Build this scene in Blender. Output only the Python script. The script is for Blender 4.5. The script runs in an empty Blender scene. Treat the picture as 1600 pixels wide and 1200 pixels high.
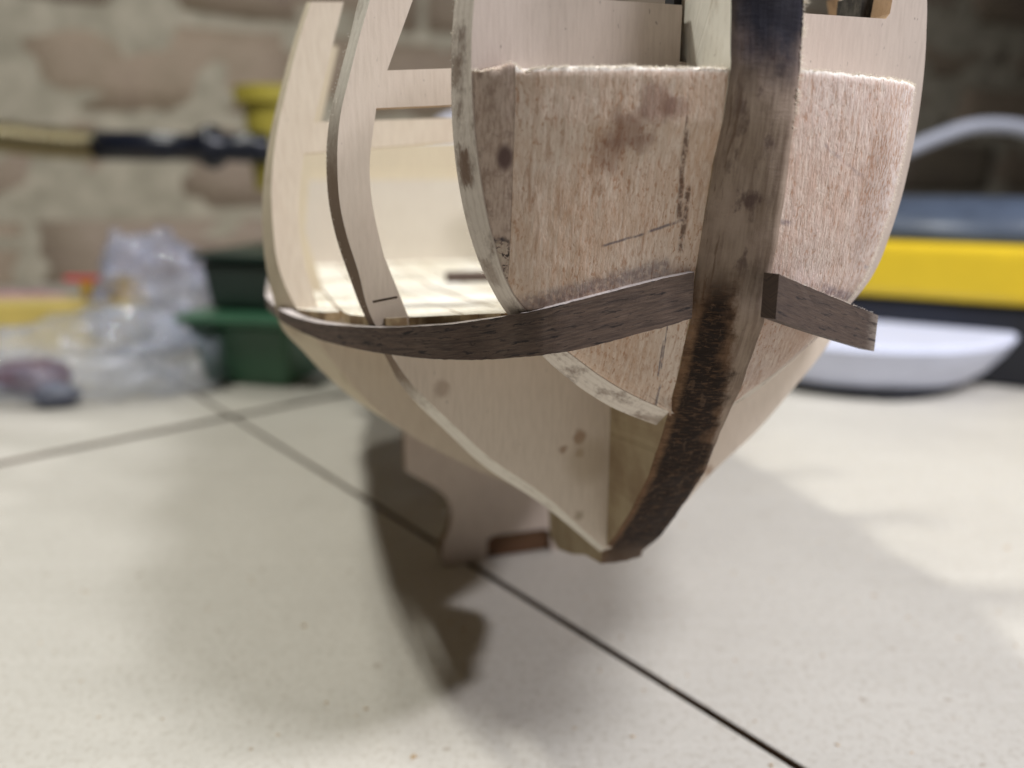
import bpy, bmesh, math, random
from mathutils import Vector, Matrix, noise
from mathutils.geometry import tessellate_polygon
random.seed(7)
S = 0.001                                   # everything below is written in millimetres
sc = bpy.context.scene
COL = sc.collection
R = math.radians

# ------------------------------------------------------------------ camera
H, PITCH, FPX = 85.0, R(15.5), 1202.0
cam = bpy.data.cameras.new('camera'); camo = bpy.data.objects.new('camera', cam); COL.objects.link(camo)
camo.location = (0, 0, H*S); camo.rotation_euler = (R(90)-PITCH, 0, 0)
cam.sensor_width = 36; cam.lens = 36*FPX/1600; cam.clip_start = 0.004; cam.clip_end = 20
cam.dof.use_dof = True; cam.dof.focus_distance = 0.0865; cam.dof.aperture_fstop = 12.2
sc.camera = camo

# ------------------------------------------------------------------ world and lamps of the workshop
w = bpy.data.worlds.new('World'); sc.world = w; w.use_nodes = True
w.node_tree.nodes['Background'].inputs[0].default_value = (1.0, 0.93, 0.88, 1)
w.node_tree.nodes['Background'].inputs[1].default_value = 0.03
sc.view_settings.view_transform = 'Standard'; sc.view_settings.look = 'None'
sc.view_settings.exposure = 0.06; sc.view_settings.gamma = 1.0
def lamp(name, d, dist, diam, power, col, target=(10, 120, 40), shape='DISK', size_y=None, along=None):
    l = bpy.data.lights.new(name, 'AREA'); l.shape = shape; l.size = diam*S
    if size_y: l.size_y = size_y*S
    l.energy = power; l.color = col
    o = bpy.data.objects.new(name, l); COL.objects.link(o)
    t = Vector(target); v = Vector(d).normalized()*dist
    o.location = (t+v)*S; o.rotation_euler = v.to_track_quat('Z', 'Y').to_euler()
    if along:                                # a long tube lamp: its length runs along this direction
        z = v.normalized(); y = Vector(along); y = (y-z*y.dot(z)).normalized(); x = y.cross(z)
        o.rotation_euler = Matrix(((x.x, y.x, z.x), (x.y, y.y, z.y), (x.z, y.z, z.z))).to_euler()
    return o
lamp('bench_lamp_left', (-0.48, 0.12, 1.0), 450, 26, 1.12, (1.0, 0.99, 0.925), shape='RECTANGLE', size_y=40, along=(-.29, .957, 0))
lamp('bench_lamp_rear', (-0.62, 0.86, 1.0), 620, 40, 0.6, (1.0, 0.98, 0.90))
lamp('bench_lamp_overhead', (0.44, -0.26, 1.0), 480, 110, 1.9, (0.93, 0.94, 1.0))
lamp('bench_lamp_right', (1.06, -0.20, 1.0), 700, 60, 2.6, (0.95, 0.93, 1.0))

# ------------------------------------------------------------------ projection helpers (photograph pixel -> place)
C0 = Vector((0, 0, H)); FW = Vector((0, math.cos(PITCH), -math.sin(PITCH))); UP = Vector((0, math.sin(PITCH), math.cos(PITCH)))
def ray(px, py): return Vector((1, 0, 0))*((px-800)/FPX) + UP*((600-py)/FPX) + FW
def at(px, py, z): return C0 + ray(px, py)*z            # point at optical depth z
def tab(px, py):
    r = ray(px, py); return C0 - r*(H/r.z)
YAW, TILT = R(17), R(1)
A = Vector((-math.sin(YAW)*math.cos(TILT), math.cos(YAW)*math.cos(TILT), -math.sin(TILT)))   # aft
U = Vector((math.cos(YAW), math.sin(YAW), 0)); V = U.cross(A)
O = at(985, 750, 115) - V*14
def B(px, py, s):                                        # on the cross plane s mm forward of frame two -> (u, v)
    P = O - A*s; r = ray(px, py); t = (P-C0).dot(A)/r.dot(A); d = C0+r*t-P
    return (d.dot(U), d.dot(V))
def D(px, py, u):                                        # on the lengthwise plane at u -> (s, v)
    P = O + U*u; r = ray(px, py); t = (P-C0).dot(U)/r.dot(U); d = C0+r*t-P
    return (-d.dot(A), d.dot(V))

# ------------------------------------------------------------------ materials
def rgb(*c): return (*c, 1)
class NT:
    def __init__(self, name):
        self.m = bpy.data.materials.new(name); self.m.use_nodes = True
        self.t = self.m.node_tree; self.b = self.t.nodes['Principled BSDF']
        self.geo = None
    def n(self, typ, **kw):
        x = self.t.nodes.new(typ)
        for k, v in kw.items(): setattr(x, k, v)
        return x
    def l(self, a, b): self.t.links.new(a, b)
    def val(self, inp, v):
        if isinstance(v, (int, float)): inp.default_value = v
        elif isinstance(v, tuple): inp.default_value = v
        else: self.l(v, inp)
    def math(self, op, a, b=0.0, c=None, clamp=False):
        x = self.n('ShaderNodeMath', operation=op); x.use_clamp = clamp
        self.val(x.inputs[0], a); self.val(x.inputs[1], b)
        if c is not None: self.val(x.inputs[2], c)
        return x.outputs[0]
    def coord(self, scale=(1, 1, 1), uv=False, rnd=False):
        tc = self.n('ShaderNodeTexCoord'); mp = self.n('ShaderNodeMapping')
        k = 1 if uv else 1/S
        mp.inputs['Scale'].default_value = tuple(q*k for q in scale)
        src = tc.outputs['UV' if uv else 'Object']
        self.l(src, mp.inputs[0])
        if rnd:
            oi = self.n('ShaderNodeObjectInfo'); va = self.n('ShaderNodeVectorMath', operation='ADD')
            cm = self.n('ShaderNodeCombineXYZ'); r = self.math('MULTIPLY', oi.outputs['Random'], 97.0)
            for i in range(3): self.l(r, cm.inputs[i])
            self.l(mp.outputs[0], va.inputs[0]); self.l(cm.outputs[0], va.inputs[1]); return va.outputs[0]
        return mp.outputs[0]
    def xyz(self):
        if not self.geo:
            c = self.coord(); s = self.n('ShaderNodeSeparateXYZ'); self.l(c, s.inputs[0]); self.geo = s.outputs
        return self.geo
    def noise(self, vec, scale=1.0, detail=4, rough=.55, dist=0.0):
        x = self.n('ShaderNodeTexNoise'); self.l(vec, x.inputs['Vector'])
        x.inputs['Scale'].default_value = scale; x.inputs['Detail'].default_value = detail
        x.inputs['Roughness'].default_value = rough; x.inputs['Distortion'].default_value = dist
        return x.outputs['Fac']
    def ramp(self, fac, a, b, lo=0.0, hi=1.0):
        x = self.n('ShaderNodeMapRange', interpolation_type='SMOOTHSTEP'); self.val(x.inputs[0], fac)
        x.inputs[1].default_value = a; x.inputs[2].default_value = b; x.inputs[3].default_value = lo; x.inputs[4].default_value = hi
        return x.outputs[0]
    def mix(self, fac, a, b, mode='MIX'):
        x = self.n('ShaderNodeMix', data_type='RGBA', blend_type=mode)
        self.val(x.inputs[0], fac); self.val(x.inputs[6], a); self.val(x.inputs[7], b)
        return x.outputs[2]
    def bump(self, h, strength=.5, dist=.1, prev=None):
        x = self.n('ShaderNodeBump'); x.inputs['Strength'].default_value = strength; x.inputs['Distance'].default_value = dist*S
        self.l(h, x.inputs['Height'])
        if prev is not None: self.l(prev, x.inputs['Normal'])
        return x.outputs[0]
    def out(self, col=None, rough=None, normal=None, **kw):
        if col is not None: self.val(self.b.inputs['Base Color'], col)
        if rough is not None: self.val(self.b.inputs['Roughness'], rough)
        if normal is not None: self.l(normal, self.b.inputs['Normal'])
        for k, v in kw.items(): self.val(self.b.inputs[k.replace('_', ' ')], v)
        return self.m
    def line(self, a, b, width, ax=('X', 'Z'), wob=None):
        """mask of a drawn line between two points of the plane of the two axes, mm"""
        g = self.xyz(); x, y = g[ax[0]], g[ax[1]]
        dx, dy = b[0]-a[0], b[1]-a[1]; L = math.hypot(dx, dy) or 1; dx /= L; dy /= L
        px = self.math('SUBTRACT', x, a[0]); py = self.math('SUBTRACT', y, a[1])
        al = self.math('ADD', self.math('MULTIPLY', px, dx), self.math('MULTIPLY', py, dy))
        ac = self.math('SUBTRACT', self.math('MULTIPLY', px, dy), self.math('MULTIPLY', py, dx))
        if wob is not None: ac = self.math('ADD', ac, wob)
        d = self.math('ABSOLUTE', ac)
        m = self.math('MULTIPLY', self.ramp(d, width*.15, width*.8, 1, 0), self.ramp(self.noise(self.coord((1.6, 1.6, 1.6)), 1.0, 3, .6), .32, .58, .25, 1))
        m = self.math('MULTIPLY', m, self.ramp(al, -.2, .4)); return self.math('MULTIPLY', m, self.ramp(al, L-.4, L+.2, 1, 0))
    def spot(self, c, r, ax=('X', 'Z'), sq=1.0, wob=None):
        g = self.xyz(); px = self.math('SUBTRACT', g[ax[0]], c[0]); py = self.math('MULTIPLY', self.math('SUBTRACT', g[ax[1]], c[1]), sq)
        d = self.math('SQRT', self.math('ADD', self.math('MULTIPLY', px, px), self.math('MULTIPLY', py, py)))
        if wob is not None: d = self.math('ADD', d, wob)
        return self.ramp(d, r*.35, r, 1, 0)
def mx(t, *ms):
    r = ms[0]
    for m in ms[1:]: r = t.math('MAXIMUM', r, m)
    return r

def plywood(name, base=(.60, .47, .35), dark=(.43, .32, .23), spots=(), lines=(), stains=(), dirt=.25):
    t = NT(name); v = t.coord((1, 1, .12)); fine = t.noise(v, 2.2, 5, .6)
    c = t.mix(t.ramp(fine, .35, .75, 0, .45), rgb(*base), rgb(*dark))
    big = t.noise(t.coord((.05, .05, .03)), 1.0, 3)
    c = t.mix(t.ramp(big, .4, .7, 0, .35), c, rgb(base[0]*.86, base[1]*.80, base[2]*.80))
    dots = t.noise(t.coord((1.1, 1.1, .6)), 1.6, 2, .4)
    c = t.mix(t.ramp(dots, .70, .78, 0, dirt), c, rgb(.16, .12, .10))
    wob = t.math('MULTIPLY', t.math('SUBTRACT', t.noise(t.coord((.8, .8, .8)), 1.0, 3), .5), 1.2)
    for p, r_, col, k in stains: c = t.mix(t.math('MULTIPLY', t.spot(p, r_, wob=wob), k), c, rgb(*col))
    for a, b, wd, col, k in lines: c = t.mix(t.math('MULTIPLY', t.line(a, b, wd), k), c, rgb(*col))
    nb = t.bump(fine, .35, .06); nb = t.bump(t.noise(t.coord((3, 3, 3)), 1, 3), .3, .03, nb)
    return t.out(c, .72, nb)
def edgewood(name, base=(.62, .54, .38), dark=(.17, .11, .07), amount=.5, ply=True, low=None, zsp=()):
    t = NT(name); v = t.coord(); n1 = t.noise(t.coord((.35, .35, .22)), 1.0, 5, .65)
    f = t.noise(t.coord((2.0, 2.0, .8)), 1.0, 4, .7)
    c = t.mix(t.ramp(n1, .48, .70, 0, amount), rgb(*base), rgb(*dark))
    c = t.mix(t.ramp(f, .5, .8, 0, .35), c, rgb(dark[0]*1.6, dark[1]*1.6, dark[2]*1.6))
    if ply:
        wv = t.n('ShaderNodeTexWave', wave_type='BANDS', bands_direction='Y'); t.l(v, wv.inputs[0]); wv.inputs['Scale'].default_value = .33
        wv.inputs['Distortion'].default_value = .6; wv.inputs['Detail'].default_value = 2
        c = t.mix(t.ramp(wv.outputs['Fac'], .6, .95, 0, .18), c, rgb(base[0]*.6, base[1]*.55, base[2]*.5))
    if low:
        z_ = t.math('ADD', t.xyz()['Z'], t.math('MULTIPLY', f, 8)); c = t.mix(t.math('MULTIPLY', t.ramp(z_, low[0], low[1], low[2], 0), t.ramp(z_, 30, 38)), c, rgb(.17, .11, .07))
    for z0, r_, k, y0 in zsp:
        g_x = t.xyz(); mk = t.math('MULTIPLY', t.ramp(t.math('ABSOLUTE', t.math('SUBTRACT', t.math('ADD', g_x['Z'], t.math('MULTIPLY', f, 3)), z0+1.5)), r_*.5, r_, k, 0), t.ramp(t.math('ADD', t.math('ABSOLUTE', t.math('SUBTRACT', g_x['Y'], y0)), t.math('MULTIPLY', t.math('SUBTRACT', f, .5), 2.0)), .3, 1.5, 1, 0))
        c = t.mix(mk, c, rgb(.15, .085, .05))
    return t.out(c, .85, t.bump(f, .7, .18))
def plain(name, col, rough=.5, var=.12, sc_=.05, **kw):
    t = NT(name); n = t.noise(t.coord((sc_,)*3, rnd=True), 1.0, 4, .6)
    c = t.mix(t.ramp(n, .3, .7), rgb(*[q*(1-var) for q in col]), rgb(*[min(1, q*(1+var)) for q in col]))
    return t.out(c, rough, t.bump(t.noise(t.coord((.5,)*3), 1, 3), .15, .2), **kw)

# ------------------------------------------------------------------ mesh helpers
def link(name, verts, faces, mats, parent=None, smooth=False, fm=None, uvs=None, loc=None):
    me = bpy.data.meshes.new(name); me.from_pydata([tuple(q*S for q in v) for v in verts], [], faces)
    for m in (mats if isinstance(mats, (list, tuple)) else [mats]): me.materials.append(m)
    if fm: me.polygons.foreach_set('material_index', fm)
    if smooth: me.polygons.foreach_set('use_smooth', [True]*len(me.polygons))
    if uvs:
        ul = me.uv_layers.new(name='UVMap')
        for lp in me.loops: ul.data[lp.index].uv = uvs[lp.vertex_index]
    me.update()
    o = bpy.data.objects.new(name, me); COL.objects.link(o)
    if parent: o.parent = parent
    if loc is not None: o.location = tuple(q*S for q in loc)
    return o
def tag(o, label=None, cat=None, group=None, kind=None):
    if label: o['label'] = label
    if cat: o['category'] = cat
    if group: o['group'] = group
    if kind: o['kind'] = kind
    return o
def empty(name, loc, rot=None):
    o = bpy.data.objects.new(name, None); COL.objects.link(o); o.location = tuple(q*S for q in loc); o.empty_display_size = .01
    if rot is not None: o.rotation_euler = rot
    return o
def catmull(pts, n=6):
    out = []
    for i in range(len(pts)-1):
        p0 = pts[max(i-1, 0)]; p1 = pts[i]; p2 = pts[i+1]; p3 = pts[min(i+2, len(pts)-1)]
        for k in range(n):
            t = k/n
            out.append(tuple(.5*((2*b)+(-a+c)*t+(2*a-5*b+4*c-d)*t*t+(-a+3*b-3*c+d)*t**3) for a, b, c, d in zip(p0, p1, p2, p3)))
    out.append(tuple(pts[-1])); return out
def lerpv(tbl, x):
    tbl = sorted(tbl)
    if x <= tbl[0][0]: return tbl[0][1]
    for (a, p), (b, q) in zip(tbl, tbl[1:]):
        if x <= b: return p+(q-p)*(x-a)/(b-a)
    return tbl[-1][1]
def bevel(o, width=.5, seg=2, angle=40):
    m = o.modifiers.new('bevel', 'BEVEL'); m.width = width*S; m.segments = seg; m.limit_method = 'ANGLE'; m.angle_limit = R(angle)
    return o
def box(name, x0, x1, y0, y1, z0, z1, mat, parent=None, bv=0, loc=None):
    v = [(x, y, z) for x in (x0, x1) for y in (y0, y1) for z in (z0, z1)]
    f = [(0, 1, 3, 2), (4, 6, 7, 5), (0, 4, 5, 1), (2, 3, 7, 6), (0, 2, 6, 4), (1, 5, 7, 3)]
    o = link(name, v, f, mat, parent, loc=loc)
    if bv: bevel(o, bv, 3)
    return o
def plate(name, front, back, sf, sb, holes, mats, parent, n_in=0):
    """flat plate; front/back outer loops of (u, v) with equal counts; holes same on both; local y = -s"""
    loops_f = [front]+holes; loops_b = [back]+holes
    V_, F, M = [], [], []
    n = sum(len(l) for l in loops_f)
    for l in loops_f: V_ += [(p[0], -sf, p[1]) for p in l]
    for l in loops_b: V_ += [(p[0], -sb, p[1]) for p in l]
    for k, (ls, off) in enumerate(((loops_f, 0), (loops_b, n))):
        for tri in tessellate_polygon([[Vector((p[0], p[1], 0)) for p in l] for l in ls]):
            a, b, c = tri
            fl = [p for l in ls for p in l]
            ar = (fl[b][0]-fl[a][0])*(fl[c][1]-fl[a][1])-(fl[c][0]-fl[a][0])*(fl[b][1]-fl[a][1])
            if abs(ar) < 1e-7: continue
            if ar < 0: b, c = c, b
            F.append((a, b, c) if k == 0 else (a+off, c+off, b+off)); M.append(0)
    st = 0; three = len(mats) > 2
    for li, l in enumerate(loops_f):
        m = len(l)
        ar = sum(l[i][0]*l[(i+1) % m][1]-l[(i+1) % m][0]*l[i][1] for i in range(m))
        for i in range(m):
            a, b = st+i, st+(i+1) % m
            q = (a, a+n, b+n, b)
            F.append(q); M.append(2 if three and (li > 0 or m-n_in-1 < i < m-1) else 1)
        st += m
    o = link(name, V_, F, mats, parent, fm=M)
    bm = bmesh.new(); bm.from_mesh(o.data); bmesh.ops.recalc_face_normals(bm, faces=bm.faces); bm.to_mesh(o.data); bm.free()
    return o
def tube(pts, rad, n=14, caps=True):
    """verts, faces of a swept tube through pts; rad a number or list"""
    pts = [Vector(p) for p in pts]; V_, F = [], []
    up = Vector((0, 0, 1))
    for i, p in enumerate(pts):
        d = (pts[min(i+1, len(pts)-1)]-pts[max(i-1, 0)]).normalized()
        x = d.cross(up); x = x.normalized() if x.length > .05 else Vector((1, 0, 0)); y = d.cross(x)
        r = rad[i] if isinstance(rad, (list, tuple)) else rad
        for k in range(n): a = 2*math.pi*k/n; V_.append(tuple(p+(x*math.cos(a)+y*math.sin(a))*r))
    for i in range(len(pts)-1):
        for k in range(n): F.append((i*n+k, i*n+(k+1) % n, (i+1)*n+(k+1) % n, (i+1)*n+k))
    if caps: F.append(tuple(range(n-1, -1, -1))); F.append(tuple(range((len(pts)-1)*n, len(pts)*n)))
    return V_, F

# ================================================================== THE TABLE (boards laid edge to edge)
def mdf():
    t = NT('fibreboard'); tc = t.n('ShaderNodeTexCoord')
    g = t.n('ShaderNodeNewGeometry'); mp = t.n('ShaderNodeMapping'); mp.inputs['Scale'].default_value = (1/S,)*3; t.l(g.outputs['Position'], mp.inputs[0]); p = mp.outputs[0]
    a = t.noise(p, .022, 4, .55); b = t.noise(p, .16, 4, .6); c_ = t.noise(p, 1.1, 4, .65)
    c = t.mix(t.ramp(a, .3, .7), rgb(.555, .53, .47), rgb(.61, .585, .52))
    c = t.mix(t.ramp(b, .45, .75, 0, .22), c, rgb(.53, .51, .45))
    c = t.mix(t.ramp(t.noise(p, .8, 5, .7), .47, .68, 0, .55), c, rgb(.40, .36, .29)); e_ = t.noise(p, 2.6, 4, .7); c = t.mix(t.ramp(e_, .54, .70, 0, .5), c, rgb(.36, .31, .24))
    c = t.mix(t.ramp(c_, .30, .42, .45, 0), c, rgb(.78, .75, .68))
    d = t.noise(p, .35, 2, .4); c = t.mix(t.ramp(d, .70, .76, 0, .6), c, rgb(.33, .27, .2))
    sx = t.noise(t.coord((.004, .35, .1)), 1, 2); c = t.mix(t.ramp(sx, .60, .63, 0, .10), c, rgb(.75, .72, .66))
    nb = t.bump(c_, .5, .12)
    return t.out(c, t.ramp(b, .3, .7, .42, .6), nb)
M_mdf = mdf(); M_mdfedge = edgewood('fibreboard_edge', (.20, .14, .09), (.05, .03, .02), .6, False)
p0 = tab(365, 652); qa = tab(1250, 1200); qb = tab(0, 725)
da = Vector((qa.x-p0.x, qa.y-p0.y)).normalized(); db = Vector((qb.x-p0.x, qb.y-p0.y)).normalized()
db = (db - da*db.dot(da)).normalized()                 # board edges are square to each other
def board(i, a0, a1, b0, b1, dz):
    v = []
    for z in (-18+dz, dz):
        for (x, y) in ((a0, b0), (a1, b0), (a1, b1), (a0, b1)):
            q = Vector((p0.x, p0.y))+da*x+db*y; v.append((q.x, q.y, z))
    f = [(3, 2, 1, 0), (4, 5, 6, 7), (0, 1, 5, 4), (1, 2, 6, 5), (2, 3, 7, 6), (3, 0, 4, 7)]
    o = link('board', v, f, [M_mdf, M_mdfedge], table, fm=[1, 0, 1, 1, 1, 1]); 
    bm = bmesh.new(); bm.from_mesh(o.data); bmesh.ops.recalc_face_normals(bm, faces=bm.faces); bm.to_mesh(o.data); bm.free()
    bevel(o, .35, 2)
table = tag(empty('workbench_top', (0, 0, 0)), 'pale fibreboard workbench top made of boards laid edge to edge', None, None, 'structure')
g_ = .68
board(0, g_, 700, -700, -g_, 0); board(1, g_, 700, g_, 700, .0); board(2, -500, -3.6, -700, -g_, -.2); board(3, -500, -3.6, g_, 700, -.1)
t = NT('bench_underlay'); M_under = t.out(t.mix(t.noise(t.coord((.1,)*3), 1, 4), rgb(.035, .022, .014), rgb(.07, .045, .03)), .8)
u_ = []
for (x, y) in ((-505, -705), (705, -705), (705, 705), (-505, 705)):
    q = Vector((p0.x, p0.y))+da*x+db*y; u_.append((q.x, q.y))
v = [(x, y, z) for z in (-45, -18.6) for x, y in u_]
under = link('underlay_board', v, [(3, 2, 1, 0), (4, 5, 6, 7), (0, 1, 5, 4), (1, 2, 6, 5), (2, 3, 7, 6), (3, 0, 4, 7)], M_under, table)

# ================================================================== THE BRICK WALL
def brickmat():
    t = NT('brick_clay'); oi = t.n('ShaderNodeObjectInfo'); p = t.coord((1, 1, 1), rnd=True)
    cr = t.n('ShaderNodeValToRGB'); t.l(oi.outputs['Random'], cr.inputs[0]); e = cr.color_ramp.elements
    e[0].color = rgb(.40, .32, .235); e[1].color = rgb(.14, .12, .085)
    for q, c_ in ((.25, (.38, .30, .23)), (.5, (.28, .22, .16)), (.75, (.42, .33, .24))): x = e.new(q); x.color = rgb(*c_)
    n1 = t.noise(p, .03, 5, .6); n2 = t.noise(p, .25, 5, .65)
    c = t.mix(t.ramp(n1, .42, .72, 0, .5), cr.outputs[0], rgb(.29, .24, .16))
    c = t.mix(t.ramp(n1, .25, .45, .55, 0), c, rgb(.20, .14, .12))
    c = t.mix(t.ramp(n2, .5, .75, 0, .35), c, rgb(.12, .09, .07))
    return t.out(c, t.ramp(n2, .3, .7, .42, .75), t.bump(t.noise(p, .12, 6, .7), .8, 2.5))
t = NT('mortar'); n_ = t.noise(t.coord((1,)*3), .05, 6, .65)
M_mortar = t.out(t.mix(t.ramp(n_, .35, .7), rgb(.36, .33, .25), rgb(.52, .475, .37)), .85, t.bump(n_, .7, 2.5)); M_brick = brickmat()
WYAW = R(28)
wall = empty('brick_wall', (0, 790, -60), (0, 0, WYAW))
tag(wall, 'rough brown brick wall with pale uneven mortar joints behind the workbench', 'wall')
# brick lattice: find where the big brick of the photograph lands on the wall plane
wd = Vector((math.cos(WYAW), math.sin(WYAW), 0)); wn = Vector((math.sin(WYAW), -math.cos(WYAW), 0)); W0 = Vector((0, 790, 0))
def onwall(px, py):
    r = ray(px, py); tt = (W0-C0).dot(wn)/r.dot(wn); P = C0+r*tt-W0; return P.dot(wd), P.z
bx0, bz0 = onwall(18, 165)        # lower left corner of the big brick
BL, BH, JT = 211, 64, 10
meshes = []
for k in range(5):
    bm = bmesh.new(); bmesh.ops.create_grid(bm, x_segments=6, y_segments=3, size=.5)
    vs = []
    for vv in bm.verts:
        x, z = vv.co.x, vv.co.y; ex = max(abs(x)-.38, 0)*8; ez = max(abs(z)-.3, 0)*5
        d = -3*(ex+ez)+noise.noise(Vector((x*5, z*4, k*9)))*4
        vv.co = Vector((x*BL*(1+random.uniform(-.004, .004)), -d, z*BH+noise.noise(Vector((x*4, k*5, z)))*2.5))*S
    ret = bmesh.ops.extrude_face_region(bm, geom=bm.faces[:]); 
    for q in ret['geom']:
        if isinstance(q, bmesh.types.BMVert): q.co.y = 60*S
    bmesh.ops.recalc_face_normals(bm, faces=bm.faces)
    me = bpy.data.meshes.new('brick'); bm.to_mesh(me); bm.free(); me.materials.append(M_brick)
    for p in me.polygons: p.use_smooth = True
    meshes.append(me)
for row in range(-4, 7):
    for i in range(-3, 8):
        x = bx0 + BL/2 + i*(BL+JT) + (0 if row % 2 == 0 else (BL+JT)/2) + random.uniform(-4, 4)
        z = bz0 + BH/2 + row*(BH+JT)
        if x < -900 or x > 1500 or z < -60 or z > 560: continue
        o = bpy.data.objects.new('brick', meshes[random.randrange(5)]); COL.objects.link(o); o.parent = wall
        o.location = (x*S, random.uniform(-5, 4)*S, (z+60)*S); o.rotation_euler = (random.uniform(-.03, .03), random.uniform(-.012, .012), random.uniform(-.02, .02))
nx, nz = 130, 34; v = []; f = []
for j in range(nz+1):
    for i in range(nx+1):
        x = -900+i*2400/nx; z = j*620/nz; v.append((x, 3+noise.noise(Vector((x*.02, z*.05, 1)))*8+noise.noise(Vector((x*.09, z*.11, 5)))*3, z))
for j in range(nz):
    for i in range(nx): a = j*(nx+1)+i; f.append((a, a+1, a+nx+2, a+nx+1))
n0 = len(v); v += [(-900, 70, 0), (1500, 70, 0), (1500, 70, 620), (-900, 70, 620)]; f.append((n0+3, n0+2, n0+1, n0))
link('mortar', v, f, M_mortar, wall, smooth=True)

# ================================================================== THE SHIP MODEL HULL
hull = bpy.data.objects.new('ship_model_hull', None); COL.objects.link(hull)
hull.matrix_world = Matrix(((U.x, A.x, V.x, O.x*S), (U.y, A.y, V.y, O.y*S), (U.z, A.z, V.z, O.z*S), (0, 0, 0, 1))); hull.empty_display_size = .01
tag(hull, 'unfinished plywood ship model hull with scorched stem standing on its cradle', 'ship model')
KT = 3.55                                              # half thickness of the keel plate
# --- outlines traced on each frame's own plane
def pair(lst, sb, sf, n=5):
    bk = catmull([B(*a, sb) for a, b in lst], n); fr = catmull([B(*b, sf) for a, b in lst], n)
    return bk, fr
F1 = [((730, -110), (758, -110)), ((718, -50), (746, -50)), ((711, 0), (741, 0)), ((706, 60), (737, 60)), ((705, 130), (737, 130)), ((707, 200), (741, 200)), ((714, 270), (749, 270)), ((727, 340), (760, 335)),
      ((745, 400), (775, 393)), ((765, 445), (790, 438)), ((792, 490), (814, 478)), ((845, 553), (866, 533)), ((880, 585), (903, 563)), ((920, 615), (943, 592)), ((970, 643), (990, 619)), ((1052, 674), (1057, 648))]
F2 = [((575, -60), (592, -60)), ((560, 0), (578, 0)), ((546, 60), (561, 60)), ((530, 120), (546, 120)), ((516, 180), (532, 180)), ((510, 240), (527, 240)), ((513, 310), (530, 310)), ((525, 370), (541, 365)),
      ((545, 430), (560, 425)), ((568, 490), (577, 488)), ((605, 562), (615, 560)), ((634, 612), (648, 605)), ((697, 674), (709, 664)), ((757, 729), (769, 718)), ((840, 783), (851, 774)), ((897, 828), (905, 822)), ((938, 863), (944, 857))]
F3 = [((479, 3), (486, 3)), ((457, 70), (465, 70)), ((436, 150), (445, 150)), ((421, 215), (431, 215)), ((411, 290), (424, 290)), ((410, 360), (427, 360)), ((416, 420), (436, 420)), ((428, 470), (462, 480)),
      ((440, 512), (503, 543)), ((475, 550), (530, 577)), ((500, 577), (560, 612)), ((540, 613), (593, 645)), ((585, 645), (640, 680)), ((640, 672), (715, 720)), ((735, 722), (815, 765)), ((850, 780), (862, 787))]
b1, f1 = pair(F1, 14, 17.2); b2, f2 = pair(F2, -2.6, 0); b3, f3 = pair(F3, -28.6, -26)
mir = lambda l: [(-a, b) for a, b in l]
vb = lambda px, py, s: B(px, py, s)[1]
# deck height along the hull
DK = [(30, B(860, 487, 17)[1]+.3), (17, B(795, 490, 17)[1]), (0, B(605, 498, 0)[1]), (-26, B(497, 480, -26)[1]), (-58, B(497, 480, -26)[1]-1.6), (-112, B(497, 480, -26)[1]-1.8), (-170, B(497, 480, -26)[1]+.5)]
dk = lambda s: lerpv(DK, s)
# materials of the frames
Bp = lambda px, py, s=17.2: B(px, py, s)
M_f1 = plywood('plywood_frame_one', (.58, .49, .42), (.44, .36, .30), dirt=.6)
stn = [(Bp(905, 683, 0), 1.5, (.30, .17, .09), .75), (Bp(880, 702, 0), .9, (.30, .17, .09), .7), (Bp(906, 708, 0), 1.0, (.32, .19, .10), .6), (Bp(905, 805, 0), 1.1, (.30, .22, .13), .6),
       (Bp(690, 607, 0), 1.6, (.36, .26, .19), .6), (Bp(920, 720, 0), 5.0, (.46, .36, .24), .5), (Bp(1107, 735, 0), 1.2, (.33, .2, .12), .6)]
M_f2 = plywood('plywood_frame_two', (.73, .63, .52), (.55, .46, .36), stains=stn)
M_f3 = plywood('plywood_frame_three', (.72, .63, .50), (.52, .42, .31))
M_f4 = plywood('plywood_frame_aft', (.62, .54, .39), (.52, .44, .31)); M_f5 = plywood('plywood_bulkhead', (.60, .55, .46), (.50, .44, .36))
M_edge = edgewood('plywood_edge', (.68, .61, .53), (.17, .115, .085), .85, zsp=((B(728, 262, 15)[1], 2.6, .9, -15.3), (B(711, 110, 15)[1], 2.2, .6, -14.6), (B(760, 425, 15)[1], 2.0, .5, -15.2), (B(1015, 660, 15)[1], 1.5, .5, -15)))
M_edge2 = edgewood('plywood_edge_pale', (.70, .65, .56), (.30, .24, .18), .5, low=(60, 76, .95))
M_edge3 = edgewood('plywood_edge_aft', (.62, .54, .40), (.38, .29, .19), .4, False)
M_laser = edgewood('laser_cut_edge', (.36, .24, .14), (.10, .06, .04), .8, False)
M_scorch = edgewood('plywood_scorched_cut', (.24, .15, .08), (.05, .03, .02), .6, False)
def frame(bk, fr, sb, sf, inner_top, holes, mats, name='frame', wr=1.0):
    mw_ = lambda l: [(-a*wr, b) for a, b in l]
    F = fr+mw_(fr)[::-1]+inner_top; Bk = bk+mw_(bk)[::-1]+inner_top
    return plate(name, F, Bk, sf, sb, holes, mats, hull, n_in=len(inner_top))
def sym(l): return l+mir(l)[::-1]
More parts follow.
